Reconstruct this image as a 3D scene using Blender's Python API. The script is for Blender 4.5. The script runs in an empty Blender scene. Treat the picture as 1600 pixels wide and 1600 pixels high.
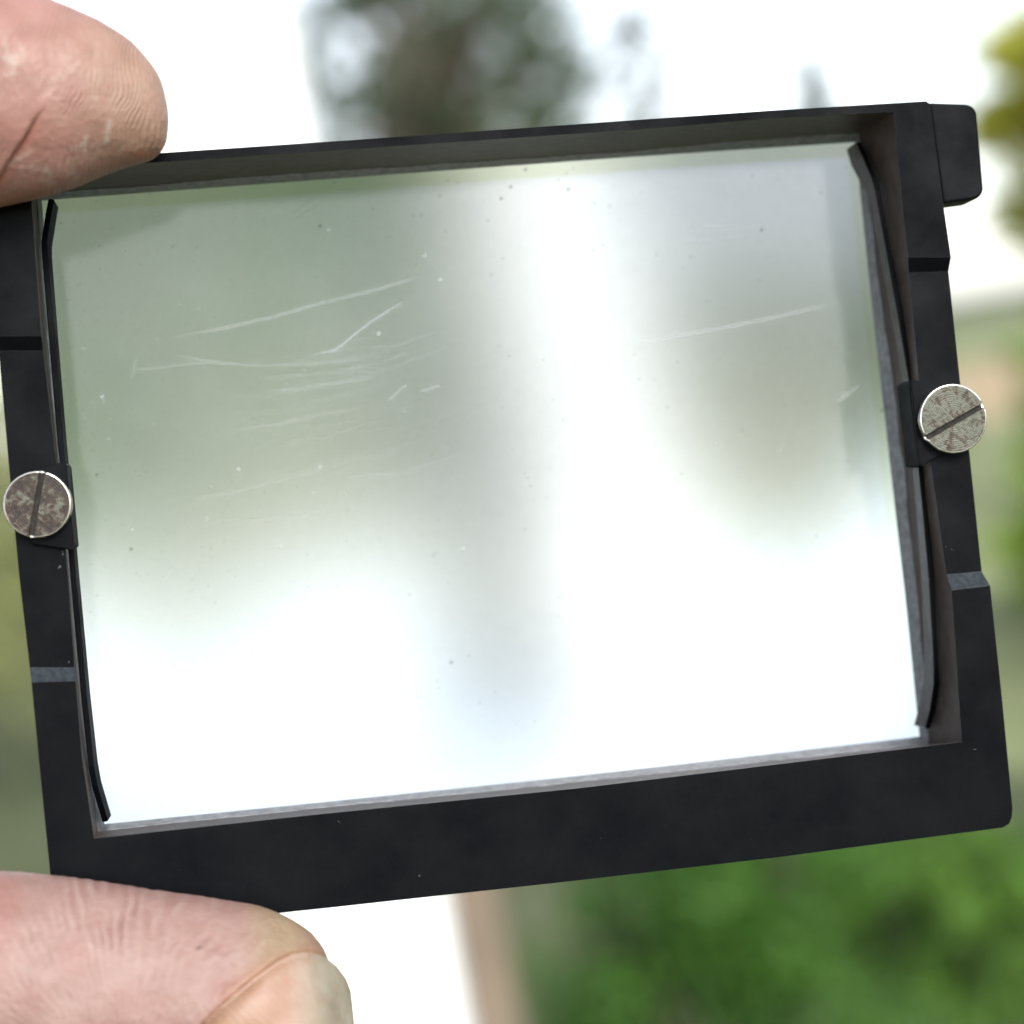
import bpy, bmesh, math, random
import numpy as np
from mathutils import Matrix, Vector

random.seed(7)
rng = np.random.default_rng(7)
sc = bpy.context.scene
C = sc.collection

# ------------------------------------------------------------------ camera
ROLL, PITCH, EYE = math.radians(9.7), math.radians(-4.0), 1.5
FPX = 3000.0                                   # focal length in pixels of a 1600 px wide picture
fwd = Vector((0, math.cos(PITCH), math.sin(PITCH)))
r0 = Vector((1, 0, 0)); u0 = r0.cross(fwd)
XC = r0 * math.cos(ROLL) - u0 * math.sin(ROLL)
YC = r0 * math.sin(ROLL) + u0 * math.cos(ROLL)
ZC = -fwd
CAM = Matrix(((XC.x, YC.x, ZC.x, 0), (XC.y, YC.y, ZC.y, 0), (XC.z, YC.z, ZC.z, EYE), (0, 0, 0, 1)))
cd = bpy.data.cameras.new('camera'); cam = bpy.data.objects.new('camera', cd); C.objects.link(cam)
cam.matrix_world = CAM
cd.sensor_width = 36; cd.lens = 36 * FPX / 1600
cd.clip_start = 0.01; cd.clip_end = 3000
cd.dof.use_dof = True; cd.dof.focus_distance = 0.1405; cd.dof.aperture_fstop = 19.0; cd.dof.aperture_blades = 0
sc.camera = cam

# ------------------------------------------------------------------ sky, sun, exposure
SUN_EL, SUN_AZ = math.radians(35), math.radians(155)      # azimuth measured from +Y, clockwise
w = bpy.data.worlds.new('World'); sc.world = w; w.use_nodes = True
nt = w.node_tree; nt.nodes.clear()
sky = nt.nodes.new('ShaderNodeTexSky'); sky.sky_type = 'NISHITA'; sky.sun_disc = False
sky.sun_elevation = SUN_EL; sky.sun_rotation = SUN_AZ
sky.air_density = 1.0; sky.dust_density = 1.0; sky.ozone_density = 1.0; sky.altitude = 50
hs = nt.nodes.new('ShaderNodeHueSaturation'); hs.inputs['Saturation'].default_value = 0.38
bg = nt.nodes.new('ShaderNodeBackground'); bg.inputs['Strength'].default_value = 0.15
wo = nt.nodes.new('ShaderNodeOutputWorld')
nt.links.new(sky.outputs[0], hs.inputs['Color']); nt.links.new(hs.outputs[0], bg.inputs['Color'])
nt.links.new(bg.outputs[0], wo.inputs['Surface'])
sd = bpy.data.lights.new('sun', 'SUN'); sd.energy = 1.5; sd.angle = math.radians(25); sd.color = (1, .96, .9)
so = bpy.data.objects.new('sun', sd); C.objects.link(so)
sdir = Vector((math.sin(SUN_AZ) * math.cos(SUN_EL), math.cos(SUN_AZ) * math.cos(SUN_EL), math.sin(SUN_EL)))
so.rotation_euler = sdir.to_track_quat('Z', 'Y').to_euler(); so.location = sdir * 20
sc.view_settings.view_transform = 'Standard'; sc.view_settings.look = 'None'
sc.view_settings.exposure = 1.14; sc.view_settings.gamma = 1.0
sc.render.engine = 'CYCLES'
sc.cycles.use_denoising = True
sc.cycles.max_bounces = 10; sc.cycles.transmission_bounces = 8; sc.cycles.glossy_bounces = 4; sc.cycles.diffuse_bounces = 3
sc.cycles.sample_clamp_indirect = 6.0

# ------------------------------------------------------------------ frames of reference
R = np.array([[0.98744803, -0.09723252, 0.12446773], [0.09480414, 0.99517437, 0.02530097], [-0.12632717, -0.01318334, 0.99190103]])
T = np.array([0.0314266, 0.5306540, -140.0])               # held object -> camera, millimetres
LOC = Matrix([[*(R[i]), T[i] / 1000] for i in range(3)] + [[0, 0, 0, 1]])
HELD = CAM @ LOC                                           # matrix of the held object, metres

def px(x, y, wd=0.0):
    """where a line of sight meets the plane wd millimetres in front of the held frame (local metres)"""
    d = np.array([(x - 800) / FPX, (800 - y) / FPX, -1.0])
    dl = R.T @ d; o = -R.T @ T
    s = (wd - o[2]) / dl[2]
    return tuple((o + dl * s) / 1000)

def topx(L):
    X = np.asarray(L) * 1000 @ R.T + T
    return 800 + FPX * X[:, 0] / -X[:, 2], 800 - FPX * X[:, 1] / -X[:, 2]

def far(x, y, dist):
    d = XC * ((x - 800) / FPX) + YC * ((800 - y) / FPX) + fwd
    return Vector((0, 0, EYE)) + d * (dist / d.y)

def ground(x, dist):
    """point on the ground below line of sight x at that distance"""
    p = far(x, 560 - .171 * (x - 800), dist); return Vector((p.x, dist, 0))

# ------------------------------------------------------------------ helpers
def tag(o, label=None, cat=None, group=None, kind=None):
    if label: o['label'] = label
    if cat: o['category'] = cat
    if group: o['group'] = group
    if kind: o['kind'] = kind
    return o

def empty(name, mat=None, loc=None):
    o = bpy.data.objects.new(name, None); C.objects.link(o); o.empty_display_size = .02
    if mat is not None: o.matrix_world = mat
    if loc is not None: o.location = loc
    return o

def mesh(name, verts, faces, mats, parent=None, smooth=False):
    me = bpy.data.meshes.new(name); me.from_pydata([tuple(v) for v in verts], [], faces); me.update()
    for m in (mats if isinstance(mats, (list, tuple)) else [mats]): me.materials.append(m)
    if smooth: me.polygons.foreach_set('use_smooth', [True] * len(me.polygons))
    o = bpy.data.objects.new(name, me); C.objects.link(o)
    if parent: o.parent = parent
    return o

def grid_mesh(name, V, F, mats, parent=None, smooth=True):
    """fast quad mesh from numpy arrays"""
    me = bpy.data.meshes.new(name)
    n = len(F)
    me.vertices.add(len(V)); me.vertices.foreach_set('co', np.asarray(V, np.float32).ravel())
    me.loops.add(n * 4); me.loops.foreach_set('vertex_index', np.asarray(F, np.int32).ravel())
    me.polygons.add(n); me.polygons.foreach_set('loop_start', np.arange(0, n * 4, 4, dtype=np.int32))
    me.polygons.foreach_set('use_smooth', np.full(n, smooth))
    me.update(calc_edges=True); me.validate()
    for m in (mats if isinstance(mats, (list, tuple)) else [mats]): me.materials.append(m)
    o = bpy.data.objects.new(name, me); C.objects.link(o)
    if parent: o.parent = parent
    return o

def fattr(me, name, vals, dom='POINT'):
    a = me.attributes.new(name, 'FLOAT', dom); a.data.foreach_set('value', np.asarray(vals, np.float32))

def bevel(o, wd, seg=2, ang=30):
    m = o.modifiers.new('bevel', 'BEVEL'); m.width = wd; m.segments = seg; m.limit_method = 'ANGLE'; m.angle_limit = math.radians(ang)
    m.harden_normals = False

def fix_normals(o):
    bm = bmesh.new(); bm.from_mesh(o.data); bmesh.ops.remove_doubles(bm, verts=bm.verts, dist=1e-7)
    bmesh.ops.recalc_face_normals(bm, faces=bm.faces); bm.to_mesh(o.data); bm.free()

def material(name):
    m = bpy.data.materials.new(name); m.use_nodes = True
    n = m.node_tree.nodes; l = m.node_tree.links
    return m, n, l, n['Principled BSDF']

def N(n, t, **kw):
    x = n.new('ShaderNode' + t)
    for k, v in kw.items(): setattr(x, k, v)
    return x

def math_node(n, l, op, a, b=None, c=None):
    x = n.new('ShaderNodeMath'); x.operation = op
    for i, v in enumerate((a, b, c)):
        if v is None: continue
        if isinstance(v, (int, float)): x.inputs[i].default_value = v
        else: l.new(v, x.inputs[i])
    return x.outputs[0]

def ramp(n, l, fac, stops):
    x = n.new('ShaderNodeValToRGB'); e = x.color_ramp.elements
    while len(e) < len(stops): e.new(.5)
    for i, (p, c) in enumerate(stops): e[i].position = p; e[i].color = (*c, 1)
    l.new(fac, x.inputs[0]); return x.outputs[0]

def noise(n, l, scale, detail=4, rough=.55, coord='Object', vec=None):
    x = n.new('ShaderNodeTexNoise'); x.inputs['Scale'].default_value = scale; x.inputs['Detail'].default_value = detail
    x.inputs['Roughness'].default_value = rough
    if vec is None:
        t = n.new('ShaderNodeTexCoord'); vec = t.outputs[coord]
    l.new(vec, x.inputs['Vector']); return x

def bump(n, l, h, bsdf, strength, dist):
    b = n.new('ShaderNodeBump'); b.inputs['Strength'].default_value = strength; b.inputs['Distance'].default_value = dist
    l.new(h, b.inputs['Height']); l.new(b.outputs[0], bsdf.inputs['Normal']); return b

# ------------------------------------------------------------------ materials
def simple(name, col, rough, var=.15, scale=300, metal=0, bstr=.0, bdist=.00005, spec=.5):
    m, n, l, b = material(name)
    t = noise(n, l, scale)
    lo = tuple(c * (1 - var) for c in col); hi = tuple(min(1, c * (1 + var)) for c in col)
    l.new(ramp(n, l, t.outputs[0], [(.3, lo), (.7, hi)]), b.inputs['Base Color'])
    b.inputs['Roughness'].default_value = rough; b.inputs['Metallic'].default_value = metal
    b.inputs['Specular IOR Level'].default_value = spec
    if bstr: bump(n, l, t.outputs[0], b, bstr, bdist)
    return m

def paint_mat():
    m, n, l, b = material('black_anodised_metal')
    t = noise(n, l, 5000, 3, .6)
    s = noise(n, l, 900, 4, .7)
    dust = math_node(n, l, 'GREATER_THAN', s.outputs[0], .715)
    mx = N(n, 'MixRGB'); l.new(dust, mx.inputs[0])
    l.new(ramp(n, l, t.outputs[0], [(.25, (.0010, .0015, .0025)), (.8, (.0024, .0032, .0046))]), mx.inputs[1])
    mx.inputs[2].default_value = (.09, .095, .1, 1)
    l.new(mx.outputs[0], b.inputs['Base Color'])
    gz = noise(n, l, 130, 5, .65)
    l.new(ramp(n, l, gz.outputs[0], [(.3, (.66,) * 3), (.7, (.42,) * 3)]), b.inputs['Roughness'])
    l.new(ramp(n, l, gz.outputs[0], [(.3, (.05,) * 3), (.7, (.11,) * 3)]), b.inputs['Specular IOR Level'])
    bump(n, l, t.outputs[0], b, .25, .00003)
    return m
M_BLACK = paint_mat()
M_WALL = simple('satin_black_inner_wall', (.060, .044, .038), .45, .3, 900, spec=.35, bstr=.3)
M_BEZEL = simple('worn_grey_bezel', (.22, .23, .245), .42, .35, 1500, spec=.5, bstr=.4)
M_SPRING = simple('blackened_spring_steel', (.12, .112, .108), .24, .3, 900, metal=.8)
M_EDGE = simple('rubbed_black_edge', (.012, .0135, .015), .38, .6, 1800, spec=.3)
M_GREYBAND = simple('lit_grey_step', (.020, .026, .032), .6, .45, 2500, bstr=.3, spec=.15)  # light caught by the upward-facing step bevels, painted as a lighter grey

def screw_mat():
    m, n, l, b = material('rusty_nickel_plating')
    tc = N(n, 'TexCoord')
    t = noise(n, l, 1000, 8, .68, vec=tc.outputs['Object']); t2 = noise(n, l, 3500, 4, .6, vec=tc.outputs['Object'])
    a = N(n, 'Attribute'); a.attribute_name = 'wear'
    f = math_node(n, l, 'ADD', math_node(n, l, 'MULTIPLY', t.outputs[0], .7), math_node(n, l, 'MULTIPLY', t2.outputs[0], .3))
    f = math_node(n, l, 'ADD', f, math_node(n, l, 'MULTIPLY', math_node(n, l, 'SUBTRACT', a.outputs['Fac'], .5), .25))
    l.new(ramp(n, l, f, [(.37, (.005, .004, .003)), (.43, (.028, .014, .008)), (.475, (.05, .036, .024)), (.53, (.125, .128, .10)), (.64, (.06, .063, .05))]), b.inputs['Base Color'])
    l.new(ramp(n, l, f, [(.4, (.1,) * 3), (.6, (.55,) * 3)]), b.inputs['Metallic'])
    b.inputs['Roughness'].default_value = .45
    vl = N(n, 'VectorMath', operation='LENGTH'); l.new(tc.outputs['Object'], vl.inputs[0])
    rings = math_node(n, l, 'SINE', math_node(n, l, 'MULTIPLY', vl.outputs['Value'], 38000.0))
    bump(n, l, math_node(n, l, 'ADD', f, math_node(n, l, 'MULTIPLY', rings, .035)), b, .8, .0002)
    return m
M_SCREW = screw_mat()
M_RIM = simple('bare_nickel_rim', (.75, .72, .66), .22, .1, 2500, metal=1)
M_SLOT = simple('rust_in_slot', (.022, .018, .015), .8, .6, 2500, metal=.1, bstr=.5, bdist=.0001)

# ================================================================== SETTING
def ground_mat():
    m, n, l, b = material('mown_lawn')
    t = noise(n, l, .35, 5, .6); t2 = noise(n, l, 9, 5, .7)
    f = math_node(n, l, 'ADD', math_node(n, l, 'MULTIPLY', t.outputs[0], .6), math_node(n, l, 'MULTIPLY', t2.outputs[0], .4))
    l.new(ramp(n, l, f, [(.35, (.055, .074, .032)), (.5, (.092, .11, .052)), (.65, (.155, .162, .09))]), b.inputs['Base Color'])
    b.inputs['Roughness'].default_value = .9; b.inputs['Specular IOR Level'].default_value = .2
    bump(n, l, t2.outputs[0], b, .6, .05)
    return m
g = mesh('ground', [(-900, -200, 0), (900, -200, 0), (900, 2500, 0), (-900, 2500, 0)], [(0, 1, 2, 3)], ground_mat())
tag(g, 'green lawn stretching away to the horizon', kind='structure')

def blob_sheet(name, pts, z, mat, label):
    P = [(p[0], p[1], z) for p in pts]
    o = mesh(name, P, [tuple(range(len(P)))], mat); tag(o, label, kind='structure'); return o
def ring2d(cx, cy, rx, ry, n=40, jit=.12):
    out = []
    for i in range(n):
        a = 2 * math.pi * i / n; k = 1 + jit * (math.sin(3 * a + 1) * .6 + math.sin(7 * a) * .4)
        out.append((cx + rx * k * math.cos(a), cy + ry * k * math.sin(a)))
    return out
blob_sheet('meadow', [(1.0, 6.2), (2.2, 5.4), (4.6, 6.4), (9.5, 14), (20, 40), (44, 120), (24, 128), (6, 122), (3.2, 60), (2.2, 25), (1.5, 12)], .004, simple('pale_meadow_grass', (.225, .25, .125), .95, .3, .8, spec=.1), 'pale yellow green meadow beyond the lawn')
p = ground(1640, 30)
blob_sheet('dry_field', ring2d(p.x, 32, 3.6, 14), .012, simple('dry_stubble', (.43, .33, .20), .95, .25, 2, spec=.1), 'pale tan patch of dry field beyond the lawn')
blob_sheet('path', [(-3.4, 2.2), (-.30, 2.2), (-.62, 6.2), (-4.2, 6.3)], .006, simple('pale_concrete', (.27, .28, .28), .9, .12, 6, spec=.2), 'pale concrete path at the foot of the hedge')

# ---------------------------------------------------------------- posts
def lathe_square(name, x, y, z0, z1, sx, sy, mat, ch=.006, rot=0):
    o = mesh(name, [(a * sx / 2, b * sy / 2, z) for z in (z0, z1) for a, b in ((-1, -1), (1, -1), (1, 1), (-1, 1))],
             [(3, 2, 1, 0), (4, 5, 6, 7), (0, 1, 5, 4), (1, 2, 6, 5), (2, 3, 7, 6), (3, 0, 4, 7)], mat)
    o.location = (x, y, 0); o.rotation_euler = (0, 0, rot); bevel(o, ch, 2); return o
pr = far(580, 800, .95); pl = far(300, 800, .95)
wp = lathe_square('porch_post', (pr.x + pl.x) / 2, .95 + .05, 0, 3.2, pr.x - pl.x, .06, simple('white_gloss_paint', (.90, .90, .90), .35, .01, 30), .003)
tag(wp, 'thick white painted post standing close behind the framed screen', 'post')
bp_top = far(770, 1120, 1.5); a = far(655, 1480, 1.5); b_ = far(792, 1480, 1.5)
tp = lathe_square('timber_post', (a.x + b_.x) / 2, 1.5, 0, bp_top.z, b_.x - a.x, .07, simple('weathered_tan_timber', (.205, .155, .112), .85, .15, 25), .004)
tag(tp, 'short tan timber post right beside the tall white post', 'post')

# ---------------------------------------------------------------- plants
def leaf_mat(name, col, var=.35, trans=.35):
    m, n, l, b = material(name)
    a = N(n, 'Attribute'); a.attribute_name = 'tone'
    lo = tuple(c * (1 - var) for c in col); hi = (min(1, col[0] * (1 + var * 1.3)), min(1, col[1] * (1 + var)), col[2] * (1 + var * .6))
    c = ramp(n, l, a.outputs['Fac'], [(.1, lo), (.9, hi)])
    l.new(c, b.inputs['Base Color']); b.inputs['Roughness'].default_value = .5; b.inputs['Specular IOR Level'].default_value = .4
    t = N(n, 'BsdfTranslucent'); l.new(c, t.inputs['Color'])
    mx = N(n, 'MixShader'); mx.inputs[0].default_value = trans
    l.new(b.outputs[0], mx.inputs[1]); l.new(t.outputs[0], mx.inputs[2]); l.new(mx.outputs[0], n['Material Output'].inputs['Surface'])
    return m
M_BARK = simple('grey_brown_bark', (.13, .10, .075), .9, .35, 25, bstr=.5, bdist=.01)

def leaves(name, centres, radii, per, size, mat, parent, seed):
    """leaf-sized quads scattered through a set of clumps; one crown mesh"""
    r = np.random.default_rng(seed)
    Vs = []; tone = []
    for c, rad, k in zip(centres, radii, per):
        d = r.normal(size=(k, 3)); d /= np.linalg.norm(d, axis=1)[:, None]
        q = r.random(k) ** (1 / 2.2)
        P = np.asarray(c) + d * q[:, None] * np.asarray(rad)
        nrm = d + r.normal(size=(k, 3)) * .7 + np.array([0, 0, .4]); nrm /= np.linalg.norm(nrm, axis=1)[:, None]
        t = np.cross(nrm, r.normal(size=(k, 3))); t /= np.linalg.norm(t, axis=1)[:, None]
        s = np.cross(nrm, t)
        L = size * r.uniform(.6, 1.3, k)[:, None]
        droop = np.array([0, 0, -1.0]) * L * .12
        q4 = np.stack([P - t * L, P + s * L * .42 + nrm * L * .08, P + t * L + droop, P - s * L * .42 + nrm * L * .08], 1)
        Vs.append(q4.reshape(-1, 3)); base = r.uniform(.25, .75)
        tone.append(np.clip(base + r.normal(size=k) * .22, 0, 1))
    V = np.concatenate(Vs); n = len(V) // 4
    o = grid_mesh(name, V, np.arange(n * 4).reshape(n, 4), mat, parent, smooth=False)
    fattr(o.data, 'tone', np.concatenate(tone), 'FACE')
    return o

def stick(paths, sides=8):
    V, F = [], []
    for pts, rads in paths:
        base = len(V); k = len(pts)
        for i, (p, r_) in enumerate(zip(pts, rads)):
            p = Vector(p); d = (Vector(pts[min(i + 1, k - 1)]) - Vector(pts[max(i - 1, 0)])).normalized()
            a = d.cross(Vector((.3, 1, .1))).normalized(); b = d.cross(a)
            for j in range(sides):
                an = 2 * math.pi * j / sides
                V.append(p + (a * math.cos(an) + b * math.sin(an)) * r_)
        for i in range(k - 1):
            for j in range(sides):
                F.append((base + i * sides + j, base + i * sides + (j + 1) % sides, base + (i + 1) * sides + (j + 1) % sides, base + (i + 1) * sides + j))
        F.append(tuple(base + j for j in range(sides))[::-1]); F.append(tuple(base + (k - 1) * sides + j for j in range(sides)))
    return V, F

def bush(x, top, half, dist, mat, size, nclump, per, label, name='shrub', seed=1, cat='shrub', group=None, clump=.34):
    """a shrub that fills the line of sight from the ground up to height `top`"""
    r = np.random.default_rng(seed)
    pt = far(x, top, dist); g0 = Vector((pt.x, dist, 0)); H = pt.z; W = half / FPX * dist
    root = empty(name, loc=g0); tag(root, label, cat, group)
    cs, rs, ks = [], [], []
    for i in range(nclump):
        a = r.uniform(0, 2 * math.pi); q = math.sqrt(r.random()); h = r.uniform(.12, .92)
        sh = math.sqrt(max(.05, 1 - (max(0, h - .35) / .68) ** 2))
        cs.append((math.cos(a) * q * W * .85 * sh, math.sin(a) * q * W * .7 * sh, H * h * r.uniform(.86, 1.0)))
        k = r.uniform(.7, 1.3) * clump; rs.append((W * k, W * k, min(W, H * .5) * k * .85)); ks.append(int(per * r.uniform(.6, 1.4)))
    leaves('foliage', cs, rs, ks, size, mat, root, seed + 50)
    st = []
    for i in range(5):
        a = r.uniform(0, 6.28); tip = (math.cos(a) * W * .5, math.sin(a) * W * .4, H * r.uniform(.6, .85))
        st.append(([(math.cos(a) * W * .06, math.sin(a) * W * .06, -.02), (tip[0] * .4, tip[1] * .4, tip[2] * .5), tip], [.02 * H + .004, .013 * H, .004 * H]))
    V, F = stick(st, 6); mesh('stem', V, F, M_BARK, root, True)
    return root

def tree(x, y, rx, ry, dist, mat, size, nclump, per, label, name, seed, clump=.3, cone=False, group=None):
    r = np.random.default_rng(seed)
    c = far(x, y, dist); RX = rx / FPX * dist; RZ = ry / FPX * dist
    root = empty(name, loc=(c.x, dist, 0)); tag(root, label, 'tree', group)
    cs, rs, ks = [], [], []; st = []
    tr = max(.03, RX * .09)
    st.append(([(0, 0, -.05), (RX * .05, 0, c.z * .5), (-RX * .03, 0, c.z), (0, 0, c.z + RZ * .8)], [tr * 1.5, tr, tr * .7, tr * .15]))
    for i in range(nclump):
        if cone:
            h = (i + .5) / nclump * 2 - 1; wdt = (1 - h) / 2 + .06; a = i * 2.4
            q = (cs_x := math.cos(a) * RX * wdt * .6, math.sin(a) * RX * wdt * .6, c.z + RZ * h)
            k = clump * (wdt + .12)
        else:
            d = r.normal(size=3); d /= np.linalg.norm(d); rr = r.random() ** .36 * .9
            q = (d[0] * rr * RX, d[1] * rr * RX, c.z + d[2] * rr * RZ); k = clump * r.uniform(.65, 1.3)
        cs.append(q); rs.append((RX * k, RX * k, RX * k * .8)); ks.append(int(per * r.uniform(.6, 1.4)))
        if i % 2 == 0:
            z0 = max(.3, c.z - RZ * .7 + (q[2] - c.z + RZ) * .35)
            st.append(([(0, 0, min(z0, q[2])), (q[0] * .5, q[1] * .5, (z0 + q[2]) / 2 + .05), q], [tr * .45, tr * .3, tr * .1]))
    leaves('crown', cs, rs, ks, size, mat, root, seed + 90)
    V, F = stick(st, 7); mesh('trunk', V, F, M_BARK, root, True)
    return root

L_DARK = leaf_mat('leaf_dark_green', (.06, .16, .022), .45)
L_GREY = leaf_mat('leaf_grey_green', (.075, .115, .065), .45)
L_MID = leaf_mat('leaf_mid_green', (.13, .27, .045))
L_FRESH = leaf_mat('leaf_fresh_green', (.30, .46, .08))
L_OLIVE = leaf_mat('leaf_olive', (.30, .33, .14))
L_LIME = leaf_mat('leaf_yellow_green', (.44, .46, .06), trans=.5)
L_BLUE = leaf_mat('leaf_blue_green', (.06, .085, .07), trans=.25)

tree(690, 125, 260, 300, 14, L_GREY, .05, 104, 58, 'dark open crowned tree right of the white post with sky showing through', 'broadleaf_tree', 11, .19)
tree(640, 130, 215, 290, 19, L_GREY, .07, 50, 60, 'paler green tree standing behind the dark open crowned tree', 'broadleaf_tree', 31, .22)
tree(825, 160, 110, 270, 24, L_GREY, .085, 40, 50, 'narrow grey green tree on the right of the dark open crowned tree', 'narrow_tree', 32, .33)
tree(1010, 190, 85, 210, 30, L_BLUE, .10, 22, 45, 'slender hazy tree with thin foliage above the middle of the frame', 'slender_tree', 12, .5)
tree(1297, 300, 105, 225, 42, L_BLUE, .12, 30, 110, 'small pointed conifer peeping over the frame left of its tab', 'conifer_tree', 13, .62, cone=True)
tree(1705, 200, 195, 270, 6, L_LIME, .03, 60, 170, 'yellow green leafy tree at the right edge beyond the tab', 'leafy_tree', 14, .3)
bush(690, 300, 300, 16, L_GREY, .06, 56, 170, 'grey green shrub at the foot of the open crowned tree', seed=20)
bush(1668, 350, 85, 13, L_DARK, .035, 18, 170, 'dark round shrub below the yellow green tree', seed=21)
bush(1050, 1130, 380, 3.2, L_DARK, .017, 64, 240, 'big dark green shrub under the lower edge of the frame', seed=22, clump=.25)
bush(1390, 1230, 170, 4.4, L_MID, .018, 40, 230, 'mid green shrub filling the gap between the big dark shrub and the corner shrub', seed=33, clump=.28)
bush(1550, 1270, 190, 3.9, L_MID, .018, 40, 210, 'mid green shrub at the lower right corner of the view', seed=23, clump=.26)
bush(1600, 505, 55, 14, L_FRESH, .05, 16, 130, 'small fresh green shrub in front of the tan field', seed=34)
bush(1700, 690, 190, 8.5, L_FRESH, .04, 48, 170, 'fresh green shrub to the right of the frame behind the screw', seed=24, clump=.25)
bush(-400, 170, 590, 9, L_OLIVE, .04, 84, 190, 'tall pale olive hedge shrub at the left edge behind the frame', seed=25, clump=.27)
bush(-950, 560, 330, 8, L_DARK, .04, 50, 170, 'dark green shrub further left beyond the olive hedge shrub', seed=26)
bush(2150, 400, 480, 7, L_MID, .035, 60, 190, 'broad mid green shrub to the right beyond the fresh green shrub', seed=27)
bush(2050, 1330, 260, 4.2, L_DARK, .02, 50, 190, 'low dark green shrub on the lawn at far right', seed=28)

# ================================================================== THE FOCUSING SCREEN
root = empty('focusing_screen', HELD)
tag(root, 'black metal framed ground glass camera focusing screen pinched between finger and thumb', 'focusing screen')
ZA, ZG, ZB = -7.6, -9.3, -11.5

def interp(poly, v, axis):
    P = np.array(poly, float); k = P[:, axis]; o = np.argsort(k)
    return float(np.interp(v, k[o], P[o, 1 - axis]))
A_TOP = [(76, 302), (400, 275), (1000, 235), (1200, 217), (1342, 206)]
A_RIGHT = [(1342, 206), (1355, 290), (1375, 448), (1392, 575), (1410, 700), (1418, 797), (1441, 1006), (1452, 1163)]
A_BOT = [(1452, 1163), (900, 1223), (500, 1263), (153, 1299)]
A_LEFT = [(153, 1299), (122, 1050), (92, 721), (60, 400), (56, 303)]
G_TOP = [(64, 312), (400, 287), (1000, 243), (1337, 221)]
G_RIGHT = [(1337, 221), (1360, 445), (1382, 640), (1400, 799), (1418, 955), (1438, 1152)]
G_BOT = [(1438, 1152), (900, 1214), (500, 1255), (162, 1289)]
G_LEFT = [(162, 1289), (130, 1050), (98, 721), (68, 400), (64, 312)]

S = []   # stations round the frame: outer pixel, inner pixel, level, side, fraction along the side
def st(o, i, wd, side): S.append((o, i, wd, side))
for x, yo, yi in ((400, 229, 243), (700, 208.5, 222.5), (1000, 187, 202), (1200, 173, 185)): st((x, yo), (x, yi), 0, 't')
st((1447, 158), (1397, 175), 0, 'tr'); st((1453, 162), (1397, 175), 0, 'tr')
st((1474, 319), (1410, 319), 0, 'r'); st((1486, 402), (1419, 402), 0, 'r')
st((1482, 424), (1420, 426), -.6, 'r'); st((1500, 595), (1436, 595), -.6, 'r'); st((1515, 710), (1453, 712), -.6, 'r')
st((1534, 893), (1479, 898), -.6, 'r'); st((1547, 915), (1487, 922), 0, 'r'); st((1566, 1095), (1495, 1040), 0, 'r')
for o in ((1582, 1262), (1581, 1276), (1577, 1287), (1567, 1293)): st(o, (1503, 1159), 0, 'br')
st((1211, 1340), (1250, 1190), 0, 'b'); st((900, 1376), (900, 1232), 0, 'b'); st((500, 1420), (500, 1272), 0, 'b')
st((88, 1463), (147, 1310), 0, 'bl')
st((60, 1180), (128, 1181), 0, 'l'); st((49, 1066), (118.5, 1064), 0, 'l'); st((46.5, 1043), (116.5, 1043), -.6, 'l'); st((30, 900), (106, 900), -.6, 'l')
st((14, 730), (88, 721), -.6, 'l'); st((-2, 548), (67.5, 548), -.6, 'l'); st((-4, 525), (65, 525), 0, 'l')
st((-32, 258), (46, 267), 0, 'tl')

def inner_map(i, side, poly):
    """matching point on a deeper outline"""
    Tp, Rp, Bp, Lp = poly
    if side == 'tr': return Rp[0]
    if side == 'br': return Bp[0]
    if side == 'bl': return Lp[0]
    if side == 'tl': return Lp[-1]
    if side == 't':
        f = (i[0] - 46) / (1397 - 46); x = Lp[-1][0] + f * (Rp[0][0] - Lp[-1][0]); return (x, interp(Tp, x, 0))
    if side == 'b':
        f = (i[0] - 147) / (1503 - 147); x = Lp[0][0] + f * (Bp[0][0] - Lp[0][0]); return (x, interp(Bp, x, 0))
    if side == 'r':
        f = (i[1] - 175) / (1159 - 175); y = Rp[0][1] + f * (Rp[-1][1] - Rp[0][1]); return (interp(Rp, y, 1), y)
    f = (i[1] - 267) / (1310 - 267); y = Lp[-1][1] + f * (Lp[0][1] - Lp[-1][1]); return (interp(Lp, y, 1), y)
PA = (A_TOP, A_RIGHT, A_BOT, A_LEFT); PG = (G_TOP, G_RIGHT, G_BOT, G_LEFT)

gc = np.array(px(760, 740, ZG))
def grow(p, mm):
    """push a point of the glass outline outwards"""
    d = np.array(p) - gc
    return (p[0] + np.sign(d[0]) * mm / 1000, p[1] + np.sign(d[1]) * mm / 1000, p[2])

V, F, mi = [], [], []
key = {}
def vid(p):
    k = tuple(round(c, 8) for c in p)
    if k not in key: key[k] = len(V); V.append(p)
    return key[k]
rows = []
for o, i, wd, side in S:
    fo = px(*o, wd); fi = px(*i, wd); a = px(*inner_map(i, side, PA), ZA); gq = px(*inner_map(i, side, PG), ZG)
    g1 = grow(gq, .9)
    rows.append([vid(fo), vid(fi), vid(a), vid(gq), vid(g1), vid((g1[0], g1[1], ZB / 1000)), vid((fo[0], fo[1], ZB / 1000))])
for k in range(len(rows)):
    r1, r2 = rows[k], rows[(k + 1) % len(rows)]
    lv = abs(S[k][2] - S[(k + 1) % len(S)][2]) > .1
    for j in range(7):
        q = [r1[j], r2[j], r2[(j + 1) % 7], r1[(j + 1) % 7]]
        d = list(dict.fromkeys(q))
        if len(d) >= 3:
            F.append(d); mi.append(1 if j in (1, 2) else (2 if (j == 0 and lv and S[k][3] in 'rl' and S[k][0][1] > 880) else 0))
fr = mesh('frame', V, F, [M_BLACK, M_WALL, M_GREYBAND, M_EDGE], root)
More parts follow.
